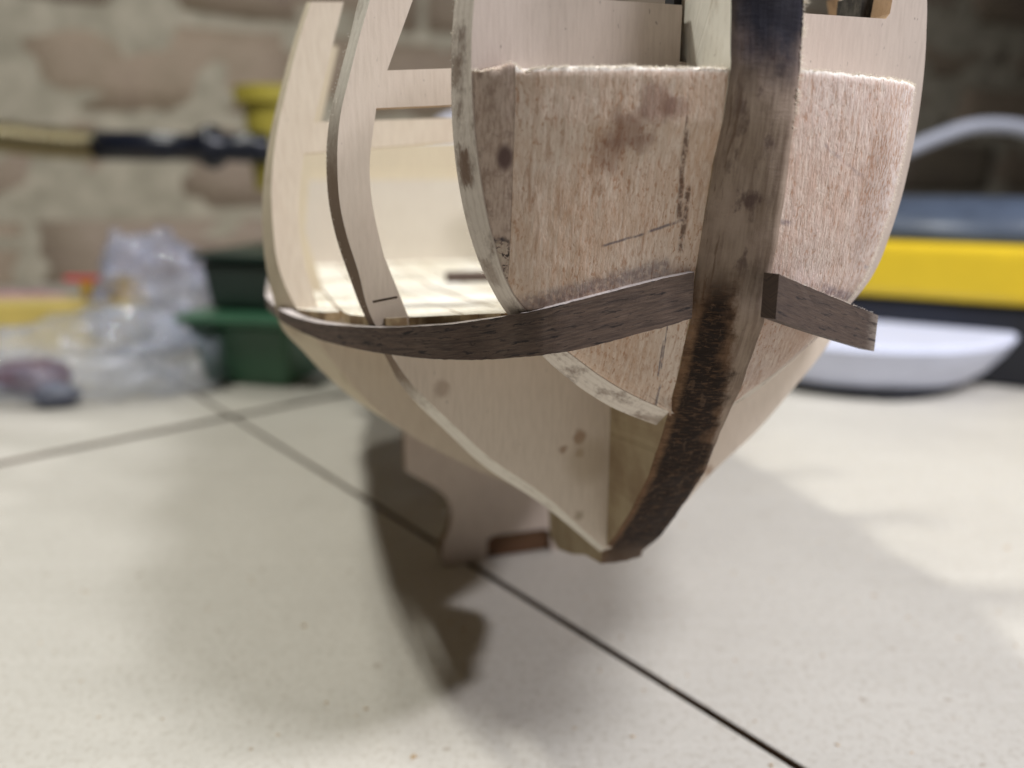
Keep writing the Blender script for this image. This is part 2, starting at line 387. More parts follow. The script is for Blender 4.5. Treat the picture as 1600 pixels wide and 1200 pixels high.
# frame one: window sill just under the top of the picture, slot left of the keel plate
sill = (B(815, 4, 17)[1]+B(1393, 20, 17)[1])/2; su = (abs(B(815, 4, 17)[0])+abs(B(1393, 20, 17)[0]))/2
slotv = B(1069, 97, 17)[1]; topv = f1[0][1]
inner = [(-f for f in ())]
it1 = [(su+.5, topv), (su, sill+.6), (su-.5, sill), (4.3, sill), (4.3, slotv), (-4.35, slotv), (-4.35, sill), (-su+.5, sill), (-su, sill+.6), (-su-.5, topv)]
frame(b1, f1, 14, 17.2, it1, [], [M_f1, M_edge, M_laser], wr=1.035)
link('slot_shade_backing', [(x, y, z) for x in (-4.5, -3.57) for y in (-15.6, -13.5) for z in (slotv-.6, topv-1)], [(0, 1, 3, 2), (4, 6, 7, 5), (0, 4, 5, 1), (2, 3, 7, 6), (0, 2, 6, 4), (1, 5, 7, 3)], plain('slot_shade_black', (.012, .012, .016), .8, .2), hull)  # black backing added so the slot shows the shade of a deep cut
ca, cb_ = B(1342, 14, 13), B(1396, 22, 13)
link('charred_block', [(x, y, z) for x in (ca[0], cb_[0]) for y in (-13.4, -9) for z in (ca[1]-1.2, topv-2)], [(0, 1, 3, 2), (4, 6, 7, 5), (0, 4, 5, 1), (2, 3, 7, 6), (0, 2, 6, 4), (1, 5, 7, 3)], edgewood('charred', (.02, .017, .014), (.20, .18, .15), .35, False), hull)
# frame two
bt = B(605, 110, 0); bb = B(588, 169, 0)
it2 = [(-B(660, -60, 0)[0], B(592, -60, 0)[1]), (-B(645, 0, 0)[0], B(645, 0, 0)[1]), (-bt[0], bt[1]), (-bt[0]*.5, bt[1]+1.1), (0, bt[1]+1.5), (bt[0]*.5, bt[1]+1.1), bt, B(645, 0, 0), B(660, -60, 0)]
h2l = [bb]+[B(x, y, 0) for x, y in ((578, 250), (582, 320), (600, 400))]
h2l = catmull(h2l, 4)+[(B(640, 498, 0)[0], dk(0)-.3)]
hole2 = [(bb[0]*.5, bb[1]+1.1)]+h2l+[(-x, y) for x, y in h2l[::-1]]+[(-bb[0]*.5, bb[1]+1.1)]
cr = [B(x, y, 0) for x, y in ((582, 470), (621, 462.5), (621, 466), (583, 473.5))]
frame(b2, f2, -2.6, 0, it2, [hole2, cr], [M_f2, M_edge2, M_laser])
# frame three
bt3 = B(490, 191, -26); bb3 = B(475, 240, -26)
it3 = [(-x, y) for x, y in [B(537, 3, -26), B(520, 70, -26), bt3]]+[(0, bt3[1]+2.0)]+[bt3, B(520, 70, -26), B(537, 3, -26)]
h3l = catmull([bb3]+[B(x, y, -26) for x, y in ((468, 300), (468, 360), (478, 420))], 4)+[(B(497, 475, -26)[0], dk(-26)-.3)]
hole3 = [(bb3[0]*.4, bb3[1]+2.2)]+h3l+[(-x, y) for x, y in h3l[::-1]]+[(-bb3[0]*.4, bb3[1]+2.2)]
frame(b3, f3, -28.6, -26, it3, [hole3], [M_f3, M_edge3, M_laser])
# frames further aft, seen only through the openings
def aft_frame(s, k, ytop, beam_t, beam_b, armtop, solid=False):
    vt = B(600, beam_t, s)[1]; vbm = B(600, beam_b, s)[1]; va = B(520, armtop, s)[1]; dv = dk(s)
    out = [(u*k, (vv if vv < 60 else 60+(vv-60)*(va-60)/(b3[0][1]-60))) for u, vv in b3]
    fr = [(u*.99, vv) for u, vv in out]
    au = fr[0][0]+6.5
    it = [(-au, va), (-fr[12][0]-8, vt+4), (-fr[12][0]-9, vt), (0, vt+1.5), (fr[12][0]+9, vt), (fr[12][0]+8, vt+4), (au, va)]
    inn = [(fr[18][0]+7.5, vbm), (fr[26][0]+7.0, (vbm+dv)/2), (fr[34][0]+9, dv-.3)]
    hl = [inn+[(-x, y) for x, y in inn[::-1]]] if not solid else []
    return frame(out, fr, s-2.6, s, it, hl, [M_f5 if solid else M_f4, M_edge3])
aft_frame(-58, 1.0, 72, 231, 264, 72)
aft_frame(-84, .985, 110, 250, 281, 110)
aft_frame(-112, .99, 150, 262, 300, 150, solid=True); aft_frame(-140, .97, 170, 275, 300, 170, solid=True)
aft_frame(-166, .94, 180, 280, 300, 180, solid=True)

# --- keel plate with scorched stem
stemL = [D(x, y, -KT) for x, y in ((1143, -60), (1142, 0), (1142, 100), (1130, 190), (1116, 250), (1104, 320), (1093, 390), (1085, 440), (1078, 500), (1059, 590), (1037, 670), (1014, 740), (984, 800), (958, 840), (940, 862))]
stemR = [D(x, y, KT) for x, y in ((1262, -60), (1257, 0), (1250, 110), (1240, 200), (1228, 290), (1215, 380), (1205, 430), (1194, 500), (1160, 600), (1130, 665), (1100, 740), (1060, 800), (1030, 840), (1003, 862))]
def stem_s(vv):
    a = lerpv([(q[1], q[0]) for q in stemL], vv); b = lerpv([(q[1], q[0]) for q in stemR], vv); return a, b
vt_, vb_ = 92.0, min(stemL[-1][1], stemR[-1][1])
foot_v = D(925, 867, -KT)[1]
# front surface rows
rows = []; NR = 110
for i in range(NR+1):
    vv = vt_+(foot_v+.3-vt_)*i/NR; a, b = stem_s(vv)
    rows.append((vv, a, b))
V_, F_, M_ = [], [], []
NC = 10
for vv, a, b in rows:
    for j in range(NC+1):
        tt = j/NC; x = -KT+2*KT*tt; s_ = a+(b-a)*tt+(.55*math.sin(math.pi*tt))
        s_ += .16*noise.noise(Vector((x*.9, vv*.35, 0)))+.10*noise.noise(Vector((x*3, vv*1.4, 3)))
        V_.append((x+.06*noise.noise(Vector((j*7, vv*1.1, 9))), -s_, vv))
for i in range(NR):
    for j in range(NC):
        a = i*(NC+1)+j; F_.append((a, a+NC+1, a+NC+2, a+1)); M_.append(1)
# side faces: profile polygon from stem rows then keel bottom, back up inside the hull
prof = [D(915, 867, -KT), D(893, 866, -KT), D(872, 858, -KT), D(860, 838, -KT), D(857, 790, -KT)]
prof += [(-60, prof[-1][1]-1), (-165, prof[-1][1]-2), (-172, dk(-165)-1.6), (-58, dk(-58)-1.6), (0, dk(0)-1.6), (13.2, dk(13)-1.6), (13.6, 60), (13.6, vt_)]
for side in (0, 1):
    idx = [i*(NC+1)+(0 if side == 0 else NC) for i in range(NR+1)]
    pts2 = [Vector((V_[k][1], V_[k][2], 0)) for k in idx]
    base = len(V_); xx = -KT if side == 0 else KT
    V_ += [(xx, -p[0], p[1]) for p in prof]; allidx = idx+list(range(base, base+len(prof)))
    poly = [Vector((V_[k][1], V_[k][2], 0)) for k in allidx]
    for tri in tessellate_polygon([poly]): F_.append(tuple(allidx[q] for q in tri)); M_.append(0)
    if side == 0: base0 = base
n = len(prof)
F_.append((NR*(NC+1), base0)+(base, )+tuple(NR*(NC+1)+j for j in range(NC, 0, -1))); M_.append(1)
for k in range(n-1): F_.append((base0+k, base0+k+1, base+k+1, base+k)); M_.append(1)
F_.append(tuple([base0+n-1]+[j for j in range(NC+1)]+[base+n-1])); M_.append(1)
def keelside():
    t = NT('keel_side'); v = t.coord((1, .5, .5)); f_ = t.noise(t.coord((1, .9, .25)), 1.2, 5, .65); g = t.noise(t.coord((.12,)*3), 1, 4)
    x, y, z = t.xyz()
    c = t.mix(t.ramp(g, .35, .7), rgb(.40, .32, .20), rgb(.27, .19, .11))
    up = t.ramp(z, 60, 66); c = t.mix(up, c, rgb(.72, .69, .60))  # upper part paler: the light falling there is put into the colour
    c = t.mix(t.ramp(f_, .5, .8, 0, .45), c, rgb(.25, .17, .08))
    c = t.mix(t.ramp(t.noise(t.coord((.7,)*3), 1, 2), .72, .78, 0, .6), c, rgb(.14, .09, .05))
    edge = t.math('ADD', y, t.math('MULTIPLY', z, 0)); 
    return t.out(c, .75, t.bump(f_, .5, .12))
def scorched():
    t = NT('scorched_stem'); x, y, z = t.xyz()
    st = t.noise(t.coord((.55, 1, 2.6)), 1.0, 5, .7, .3)                # cross strokes of the burn
    ln = t.noise(t.coord((1.6, .3, .13)), 1.0, 5, .6)                # lengthwise grain
    bl = t.noise(t.coord((.2, .16, .16)), 1.0, 4, .6)
    c = t.mix(t.ramp(ln, .3, .72), rgb(.34, .265, .205), rgb(.19, .135, .10))
    c = t.mix(t.ramp(bl, .42, .66, 0, .55), c, rgb(.40, .31, .25))
    # lower burn: a core that widens downward, with brown fringe and cross strokes
    cen = t.ramp(z, 6, 47, 0.25, -1.35); wid = t.ramp(z, 12, 54, 3.8, 1.1)
    d_ = t.math('ABSOLUTE', t.math('SUBTRACT', x, cen))
    fz = t.noise(t.coord((.9, .4, .45)), 1.2, 6, .75)
    e = t.math('ADD', t.math('SUBTRACT', d_, wid), t.math('MULTIPLY', t.math('SUBTRACT', fz, .5), 2.6))
    on = t.math('MULTIPLY', t.ramp(z, 43, 49, 1, 0), t.ramp(z, 0, 5, .45, 1))
    brown_m = t.math('MULTIPLY', on, t.ramp(e, 1.1, -.3, 0, 1)); brown_m = t.math('MULTIPLY', brown_m, .9)
    gaps = t.noise(t.coord((.15, .2, .42)), 1.0, 3, .55)
    core = t.math('ADD', t.math('ADD', t.math('MULTIPLY', e, -.75), t.math('MULTIPLY', t.math('SUBTRACT', st, .5), 1.3)), t.math('MULTIPLY', t.math('SUBTRACT', gaps, .50), 4.2))
    m1 = t.math('MULTIPLY', on, t.ramp(core, -.7, .8))
    wob = t.math('MULTIPLY', t.math('SUBTRACT', t.noise(t.coord((.35, .3, .3)), 1, 5, .65), .5), 6.0)
    top = t.spot((.9, 76), 7.2, sq=.62, wob=wob)
    top2 = t.math('MULTIPLY', t.ramp(z, 64, 70), t.ramp(bl, .35, .65, .35, .85))
    mid = t.math('MULTIPLY', t.ramp(t.noise(t.coord((.42, .3, .22)), 1.1, 5, .65), .52, .66), .75)
    mid = t.math('MULTIPLY', mid, t.ramp(t.math('ABSOLUTE', t.math('ADD', x, .2)), 3.2, 1.2)); mid = t.math('MULTIPLY', mid, t.ramp(z, 45, 50))
    c = t.mix(top2, c, rgb(.13, .095, .088))
    c = t.mix(mid, c, rgb(.075, .045, .042))
    vs = t.math('MULTIPLY', t.ramp(t.noise(t.coord((2.2, .4, .16)), 1.2, 4, .6), .56, .64), t.ramp(x, -1.2, -2.4)); c = t.mix(t.math('MULTIPLY', vs, .7), c, rgb(.12, .075, .05))
    c = t.mix(brown_m, c, rgb(.125, .066, .034))
    c = t.mix(t.math('MULTIPLY', m1, .93), c, rgb(.013, .009, .008))
    c = t.mix(t.math('MULTIPLY', top, .95), c, rgb(.008, .009, .018))
    cr2 = t.ramp(t.noise(t.coord((.6, .6, 3.4)), 1.3, 5, .72, .3), .51, .64, 0, .7); c = t.mix(t.math('MULTIPLY', cr2, m1), c, rgb(.135, .075, .042))
    c = t.mix(t.math('MULTIPLY', t.math('MULTIPLY', on, t.ramp(x, -2.3, -3.1)), t.ramp(st, .35, .6, .9, .4)), c, rgb(.21, .12, .065))
    cr3 = t.ramp(t.noise(t.coord((1.2, .5, .7)), 1.0, 4, .7), .56, .66, 0, .4); c = t.mix(t.math('MULTIPLY', cr3, m1), c, rgb(.16, .10, .065))
    nb = t.bump(st, .5, .12); nb = t.bump(ln, .6, .15, nb)
    t.b.inputs['Specular IOR Level'].default_value = .2
    return t.out(c, t.ramp(st, .3, .7, .7, .9), nb)
M_keel = keelside(); M_stem = scorched()
keel = link('keel_plate', V_, F_, [M_keel, M_stem], hull, fm=M_)
for p in keel.data.polygons:
    if p.index < NR*NC: p.use_smooth = True
bm = bmesh.new(); bm.from_mesh(keel.data); bmesh.ops.recalc_face_normals(bm, faces=bm.faces); bm.to_mesh(keel.data); bm.free()
keel['label'] = 'keel plate with scorched brown and black stem front'

# --- filler blocks carved to the bow shape
def u_out(vv):
    l = sorted((b, -a) for a, b in f1); return lerpv(l, vv)
VTOP = B(830, 112, 19)[1]; VBOT = f1[-1][1]+.05
def blockpt(vv, tt, side):
    uo = max(u_out(vv)-(.15 if side < 0 else .75), KT+.06); a, b = stem_s(vv); si = (a if side < 0 else b)-.12
    si = max(si, 17.6)
    P0 = (uo, 17.15); P1 = (KT+(uo-KT)*.90, 17.15+(si-17.15)*.62); P2 = (KT-.05, si)
    q = [(1-tt)**2*a_+2*tt*(1-tt)*b_+tt*tt*c_ for a_, b_, c_ in zip(P0, P1, P2)]
    return q
def blockmat(name, side):
    t = NT(name); g = t.noise(t.coord((2.6, .6, .42)), 1.0, 6, .66, .4); g2 = t.noise(t.coord((.9, .2, .14)), 1.3, 5, .7, .8)
    fl = t.noise(t.coord((2.9, 1.6, 1.15)), 1.15, 3, .6, .5); big = t.noise(t.coord((.10, .10, .07)), 1.0, 4, .6)
    base = (.655, .525, .425) if side < 0 else (.61, .485, .425)
    c = t.mix(t.ramp(big, .35, .68), rgb(*base), rgb(base[0]*.90, base[1]*.80, base[2]*.72))
    c = t.mix(t.ramp(g, .36, .58, .45, 0), c, rgb(.82, .72, .62))
    c = t.mix(t.ramp(g2, .52, .68, 0, .55), c, rgb(.34, .18, .10))
    c = t.mix(t.math('MULTIPLY', t.ramp(fl, .53, .65, 0, .62), t.ramp(t.noise(t.coord((.16, .16, .12)), 1, 3), .36, .60, .4, 1)), c, rgb(.36, .165, .075))
    wob = t.math('MULTIPLY', t.math('SUBTRACT', t.noise(t.coord((.6, .6, .6)), 1, 4), .5), 3.0)
    if side < 0:
        for (px, py, s_), r_, k in (((1030, 160, 25), 2.6, .6), ((985, 200, 24), 3.0, .55), ((960, 240, 24), 2.6, .4), ((1060, 170, 25), 1.6, .5), ((1010, 225, 24), 1.5, .35)):
            c = t.mix(t.math('MULTIPLY', t.spot(B(px, py, s_), r_, wob=wob), k), c, rgb(.20, .095, .065))
        wl = t.math('MULTIPLY', wob, .09)
        ln = [t.line(B(960, 388, 24), B(1030, 368, 25), .26, wob=wl), t.line(B(1030, 366, 24.5), B(1090, 343, 25), .30, wob=wl), t.line(B(1058, 540, 23), B(1050, 600, 22), .24), t.line(B(1050, 610, 21), B(1040, 665, 20), .28), t.line(B(1068, 500, 24), B(1060, 590, 23), .18)]
        ck = mx(t, t.line(B(1084, 178, 26), B(1086, 300, 26), .22, wob=t.math('MULTIPLY', t.math('SUBTRACT', g, .5), .9)), t.line(B(1086, 200, 26), B(1088, 345, 26), .55, wob=t.math('MULTIPLY', t.math('SUBTRACT', g, .5), .9)), t.line(B(1098, 290, 26), B(1094, 400, 26), .6, wob=t.math('MULTIPLY', t.math('SUBTRACT', g, .5), 1.0)))
        c = t.mix(t.math('MULTIPLY', mx(t, *ln), .75), c, rgb(.10, .09, .11)); c = t.mix(t.math('MULTIPLY', ck, .85), c, rgb(.10, .05, .03))
        # purplish dark band along the top of the strake
        d_ = t.line(B(800, 486, 19), B(1080, 420, 26), 1.9); c = t.mix(t.math('MULTIPLY', d_, .55), c, rgb(.13, .10, .12))
    else:
        ln = [t.line(B(1222, 345, 28), B(1255, 351, 28), .55, wob=t.math('MULTIPLY', wob, .1)), t.line(B(1345, 415, 20), B(1375, 422, 19), .5, wob=t.math('MULTIPLY', wob, .1)),
              t.line(B(1165, 640, 22), B(1140, 668, 20), .25), t.line(B(1290, 452, 24), B(1345, 470, 19), 1.2), t.math('MULTIPLY', t.line(B(1295, 225, 27), B(1350, 275, 24), .35, wob=t.math('MULTIPLY', wob, .3)), .5)]
        c = t.mix(t.math('MULTIPLY', mx(t, *ln), .65), c, rgb(.14, .10, .12))
        c = t.mix(t.math('MULTIPLY', t.spot(B(1360, 300, 22), 4.5, sq=.4, wob=wob), .45), c, rgb(.26, .13, .07))
        x = t.xyz()[0]; c = t.mix(t.math('MULTIPLY', t.ramp(x, 12, 27), t.ramp(fl, .42, .56, .55, 0)), c, rgb(.80, .76, .76))
    zt = t.math('ADD', t.xyz()['Z'], t.math('MULTIPLY', t.math('SUBTRACT', g, .5), 1.2)); c = t.mix(t.math('MULTIPLY', t.ramp(zt, VTOP-.45, VTOP-.05), .85), c, rgb(.84, .79, .71))
    x, y, z = t.xyz(); low = t.ramp(z, 22, 17); end = t.noise(t.coord((3, .3, 3)), 1, 3)
    c = t.mix(t.math('MULTIPLY', low, t.ramp(end, .3, .6, .8, .4)), c, rgb(.52, .43, .33))
    k_ = .42 if side < 0 else .8; nb = t.bump(g, k_, .22); nb = t.bump(fl, .8*k_, -.22, nb); nb = t.bump(t.noise(t.coord((6, 3, 2.5)), 1, 3), .4, .07, nb)
    return t.out(c, .82, nb)
M_blk = {-1: blockmat('filler_block_left', -1), 1: blockmat('filler_block_right', 1)}
def stripmat():
    t = NT('filler_strip_wood'); g = t.noise(t.coord((3.2, .6, .8)), 1, 5, .6); q = t.noise(t.coord((.5, .5, .7)), 1, 4, .6)
    x, y, z = t.xyz()
    c = t.mix(t.ramp(g, .35, .7), rgb(.58, .46, .38), rgb(.40, .29, .23)); c = t.mix(t.ramp(q, .5, .7, 0, .5), c, rgb(.20, .13, .10))
    lo = t.ramp(z, B(780, 375, 18)[1]+.5, B(780, 375, 18)[1]-.5)
    blot = t.noise(t.coord((1.2, 1.2, 1.6)), 1.0, 4, .7, .8)
    c = t.mix(t.math('MULTIPLY', lo, t.ramp(blot, .50, .60)), c, rgb(.06, .045, .038)); c = t.mix(t.math('MULTIPLY', lo, t.ramp(blot, .5, .4, 0, .5)), c, rgb(.52, .47, .36))
    ks = t.spot(B(784, 247, 18), 1.1, sq=.6); c = t.mix(ks, c, rgb(.13, .08, .07))
    gl = t.math('MULTIPLY', t.line(B(752, 382, 17.5), B(790, 373, 18), .5), .9); c = t.mix(gl, c, rgb(.05, .04, .05))
    return t.out(c, .8, t.bump(g, .7, .2))
M_strip = stripmat()
def loft(name, side, u_lo, u_hi, mat, proud=0.0, parent=hull, NRr=90, NCc=70):
    V_, F_ = [], []
    # columns in tt restricted so that |u| is within [u_lo, u_hi]
    for i in range(NRr+1):
        vv = VBOT+(VTOP-VBOT)*i/NRr
        tts = [k/200 for k in range(201)]; us = [blockpt(vv, q, side)[0] for q in tts]
        def tfor(u):
            for k in range(200):
                if us[k] >= u >= us[k+1]: return tts[k]+(us[k]-u)/(us[k]-us[k+1]+1e-9)/200
            return 0.0 if u > us[0] else 1.0
        ta, tb = tfor(u_hi), tfor(u_lo)
        for j in range(NCc+1):
            tt = ta+(tb-ta)*j/NCc; uu, ss = blockpt(vv, tt, side)
            fade = min(1, 4*tt, 6*(1-tt)+.2)
            ss += fade*(proud+.10*noise.noise(Vector((uu*.5, vv*.16, side*5)))+(.05 if side < 0 else .10)*noise.noise(Vector((uu*2.6, vv*.6, side*8)))+.06*noise.noise(Vector((uu*5, vv*2, 4))))
            zz = vv
            if i == NRr: ss -= .26*fade; zz += .06
            if i == NRr-1: zz = VTOP-.22
            if i >= NRr-1:
                zz += .25*noise.noise(Vector((uu*1.1, 3, side)))+.18*noise.noise(Vector((uu*3.7, 8, side)))
                if side < 0: zz += .7*max(0, 1-abs(uu-24.4)/1.1)-.35*max(0, 1-abs(uu-23.2)/1.4)
            V_.append((side*uu, -ss, zz))
    nf = len(V_)
    for i in range(NRr+1):                                  # back wall on the frame
        for j in (0, NCc):
            x = V_[i*(NCc+1)+j][0]; V_.append((x, -17.25, V_[i*(NCc+1)+j][2]))
    W_ = NCc+1
    for i in range(NRr):
        for j in range(NCc):
            a = i*W_+j; F_.append((a, a+1, a+W_+1, a+W_))
        F_.append((i*W_, (i+1)*W_, nf+(i+1)*2, nf+i*2)); F_.append((i*W_+NCc, nf+i*2+1, nf+(i+1)*2+1, (i+1)*W_+NCc))
        F_.append((nf+i*2, nf+(i+1)*2, nf+(i+1)*2+1, nf+i*2+1))
    F_.append(tuple(NRr*W_+j for j in range(W_))+(nf+NRr*2+1, nf+NRr*2)); F_.append(tuple(range(NCc, -1, -1))+(nf, nf+1))
    o = link(name, V_, F_, mat, parent, smooth=True)
    bm = bmesh.new(); bm.from_mesh(o.data); bmesh.ops.recalc_face_normals(bm, faces=bm.faces)
    for e in bm.edges:
        if len(e.link_faces) == 2 and e.calc_face_angle(0) > .9: e.smooth = False
    bm.to_mesh(o.data); bm.free(); return o, V_[NRr*W_:NRr*W_+W_]
USP = abs(B(802, 250, 19.5)[0])
o, topL = loft('filler_block', -1, 0, USP, M_blk[-1]); o['label'] = 'pinkish filler block left of the stem'
o, topS = loft('filler_strip', -1, USP+.03, 99, M_strip, -.04, NCc=18)
o, topR = loft('filler_block', 1, 0, 99, M_blk[1]); o['label'] = 'fuzzy pinkish filler block right of the stem'

# --- torn wood fibres
t = NT('torn_fibre'); t.out(rgb(.85, .81, .75), .7)
tl = t.n('ShaderNodeBsdfTranslucent'); tl.inputs[0].default_value = rgb(.92, .88, .80); ms_ = t.n('ShaderNodeMixShader'); ms_.inputs[0].default_value = .6
t.l(t.b.outputs[0], ms_.inputs[1]); t.l(tl.outputs[0], ms_.inputs[2]); t.l(ms_.outputs[0], t.t.nodes['Material Output'].inputs[0]); M_fib = t.m
def fibres(spec, name):
    V_, F_ = [], []
    for p, d, L, wd_ in spec:
        p = Vector(p); d = Vector(d).normalized(); x = d.cross(Vector((random.gauss(0, 1), random.gauss(0, 1), random.gauss(0, 1)))).normalized(); y = d.cross(x)
        bend = (x*random.uniform(-.4, .4)+y*random.uniform(-.4, .4))*L; n = len(V_)
        for k, tt in enumerate((0, .5)):
            c = p+d*L*tt+bend*tt*tt
            for a in range(3): V_.append(tuple(c+(x*math.cos(a*2.09)+y*math.sin(a*2.09))*wd_*(1-tt*.5)))
        V_.append(tuple(p+d*L+bend))
        for a in range(3):
            b = (a+1) % 3; F_.append((n+a, n+b, n+3+b, n+3+a)); F_.append((n+3+a, n+3+b, n+6))
    return tag(link(name, V_, F_, M_fib, hull), kind='stuff')
pr_ = []
for x, yt, yb, s_ in ((1222, 428, 499, 29.0), (1270, 449, 516, 27.2), (1323, 471, 533, 25.0), (1376, 492, 549, 22.6)):
    ut, a_ = B(x, yt, s_); ub, b_ = B(x-10, yb, s_); pr_.append((ut-.35, s_, a_, b_)); print('rs', [round(q, 1) for q in pr_[-1]], 'block', blockpt(a_, .8, 1))
sp = []
rn = random.uniform
for top, k in ((topL, 1900), (topS, 420), (topR, 1300)):
    for _ in range(k):
        i = rn(0, len(top)-1.001); a, b = top[int(i)], top[int(i)+1]; q = [x+(y-x)*(i % 1) for x, y in zip(a, b)]
        sp.append(((q[0], q[1]+rn(-.05, .5), q[2]-.08), (rn(-.9, .9), rn(-.6, .3), rn(.15, 1)), rn(.16, .5), rn(.022, .042)))
for _ in range(1500):                                         # fuzz along the right arris of the stem
    vv = rn(62, 80); a, b = stem_s(vv); sp.append(((KT-.15, -b+rn(-.1, 1.5), vv), (rn(.5, 1.2), rn(-.5, .5), rn(-.9, .5)), rn(.3, 1.15)*(.5+.5*abs(math.sin(vv*.9))), rn(.02, .042)))
for _ in range(60):
    vv = rn(64, 69); a, b = stem_s(vv); sp.append(((-KT+rn(-.3, .2), -a+rn(0, 3), VTOP-.1), (rn(-1, .3), rn(-.5, .5), rn(.0, 1)), rn(.3, .9), rn(.02, .04)))
for _ in range(1500):                                         # raised fibres on the right block
    vv = rn(VBOT+8, VTOP); tt = rn(.0, .38)**1.2; uu, ss = blockpt(vv, tt, 1)
    sp.append(((uu, -ss-.05, vv), (rn(-.1, .7), rn(-.8, .1), rn(-1.4, .3)), rn(.18, .55), rn(.012, .024)))
for l_, s_, sg in ((b1, 14.5, -1), (b1, 14.2, 1), (b2, -1.5, -1)):
    for _ in range(420 if sg > 0 else 150):
        i = random.randrange(2 if sg > 0 else 10, 46); q = l_[i]; sp.append(((q[0] if sg < 0 else -q[0]*1.035, -s_+rn(-.8, .8), q[1]+rn(-1.3, 1.3)), (sg*rn(.3, 1), rn(-.5, .5), rn(-.6, .9)), rn(.08, .3)*(2 if random.random() < .05 else 1), rn(.014, .032)))
for _ in range(170):
    q = rn(.1, 2.9); i = int(q); a, b = pr_[i], pr_[i+1]; k = q-i
    sp.append(((a[0]+(b[0]-a[0])*k, -(a[1]+(b[1]-a[1])*k)+rn(0, .5), a[2]+(b[2]-a[2])*k-.03), (rn(.2, 1), rn(-.4, .3), rn(-.1, .5)), rn(.12, .5), rn(.012, .025)))
fibres(sp, 'torn_fibre')

# --- deck planks
M_plank = NT('deck_plank_wood'); t = M_plank; g = t.noise(t.coord((1.4, .12, 1), rnd=True), 1, 5, .6); oi = t.n('ShaderNodeObjectInfo')
c = t.mix(t.ramp(g, .3, .75), rgb(.76, .73, .62), rgb(.60, .53, .39)); c = t.mix(t.math('MULTIPLY', oi.outputs['Random'], .5), c, rgb(.86, .84, .76))
M_plank = t.out(c, .6, t.bump(g, .4, .08))
t = NT('deck_plank_edge'); M_plk_e = t.out(t.mix(t.ramp(t.noise(t.coord((.5,)*3), 1, 4), .4, .6), rgb(.56, .42, .24), rgb(.36, .24, .13)), .8)
def half(s):
    tb = []
    for l, ss in ((f1, 17), (f2, 0), (f3, -26)):
        q = sorted((b, -a) for a, b in l); tb.append((ss, lerpv(q, dk(ss))-1.3))
    q3 = sorted((b, -a) for a, b in b3); e_ = lerpv(q3, dk(-26))-3.2; tb[-1] = (-26, e_+.6); tb += [(-58, e_+3), (-112, e_+2.2), (-170, e_-5), (30, 5)]
    return lerpv(tb, s)
deck = empty('deck', (0, 0, 0)); deck.parent = hull
PW = 7.2
for i in range(-8, 9):
    uc = i*PW; cuts = [13.5]; s = 13.5-random.uniform(20, 45)
    while s > -160: cuts.append(s); s -= random.uniform(35, 55)
    cuts.append(-170)
    for a, b in zip(cuts, cuts[1:]):
        nn = max(2, int((a-b)/4)); V_, F_, M_ = [], [], []
        dz = random.uniform(-.06, .06); ok = 0
        for k in range(nn+1):
            s = a-.12+(b-a+.24)*k/nn; h_ = half(s); x0 = max(uc-PW/2+.2, -h_); x1 = min(uc+PW/2-.2, h_)
            if x1-x0 < .6:
                if ok: break
                continue
            ok += 1; z = dk(s)+dz; V_ += [(x0, -s, z-1.3), (x1, -s, z-1.3), (x1, -s, z), (x0, -s, z)]
        for k in range(ok-1):
            q = k*4
            for c_, e_ in ((0, 1), (1, 2), (2, 3), (3, 0)): F_.append((q+c_, q+4+c_, q+4+e_, q+e_)); M_.append(0 if c_ == 2 else 1)
        if ok < 2: continue
        F_.append((0, 1, 2, 3)); M_.append(1); q = (ok-1)*4; F_.append((q+3, q+2, q+1, q)); M_.append(1)
        o = link('deck_plank', V_, F_, [M_plank, M_plk_e], deck, fm=M_)
        bm = bmesh.new(); bm.from_mesh(o.data); bmesh.ops.recalc_face_normals(bm, faces=bm.faces); bm.to_mesh(o.data); bm.free()

# --- walnut strakes
def walnut(name, warm=1.0, pale=None):
    t = NT(name); a = t.noise(t.coord((.12, 1.5, 1), uv=True), 1.6, 6, .65, .6); b = t.noise(t.coord((.35, 3.0, 1), uv=True), 2.0, 4, .6)
    p_ = t.noise(t.coord((.30, 1.7, 1), uv=True), 1.2, 5, .68, .5)
    c = t.mix(t.ramp(a, .3, .7), rgb(.128*warm, .083*warm, .060*warm), rgb(.052, .033, .026))
    c = t.mix(t.ramp(b, .45, .75, 0, .5), c, rgb(.175*warm, .13*warm, .10*warm))
    c = t.mix(t.ramp(p_, .565, .63, 0, .95), c, rgb(.016, .010, .010))
    if pale:
        uvx = t.n('ShaderNodeSeparateXYZ'); t.l(t.coord((1, 1, 1), uv=True), uvx.inputs[0])
        c = t.mix(t.math('MULTIPLY', t.ramp(t.math('ADD', uvx.outputs[0], t.math('MULTIPLY', b, 3)), pale, pale+4), t.ramp(p_, .60, .54, .0, .8)), c, rgb(.36, .31, .26))
    return t.out(c, .68, t.bump(p_, -.9, .15, t.bump(b, .6, .08)))
M_wal = walnut('walnut'); M_wal_top = edgewood('walnut_lit_top', (.50, .45, .42), (.06, .045, .04), .5, False)  # strake tops painted far paler than the walnut, for light falling on them
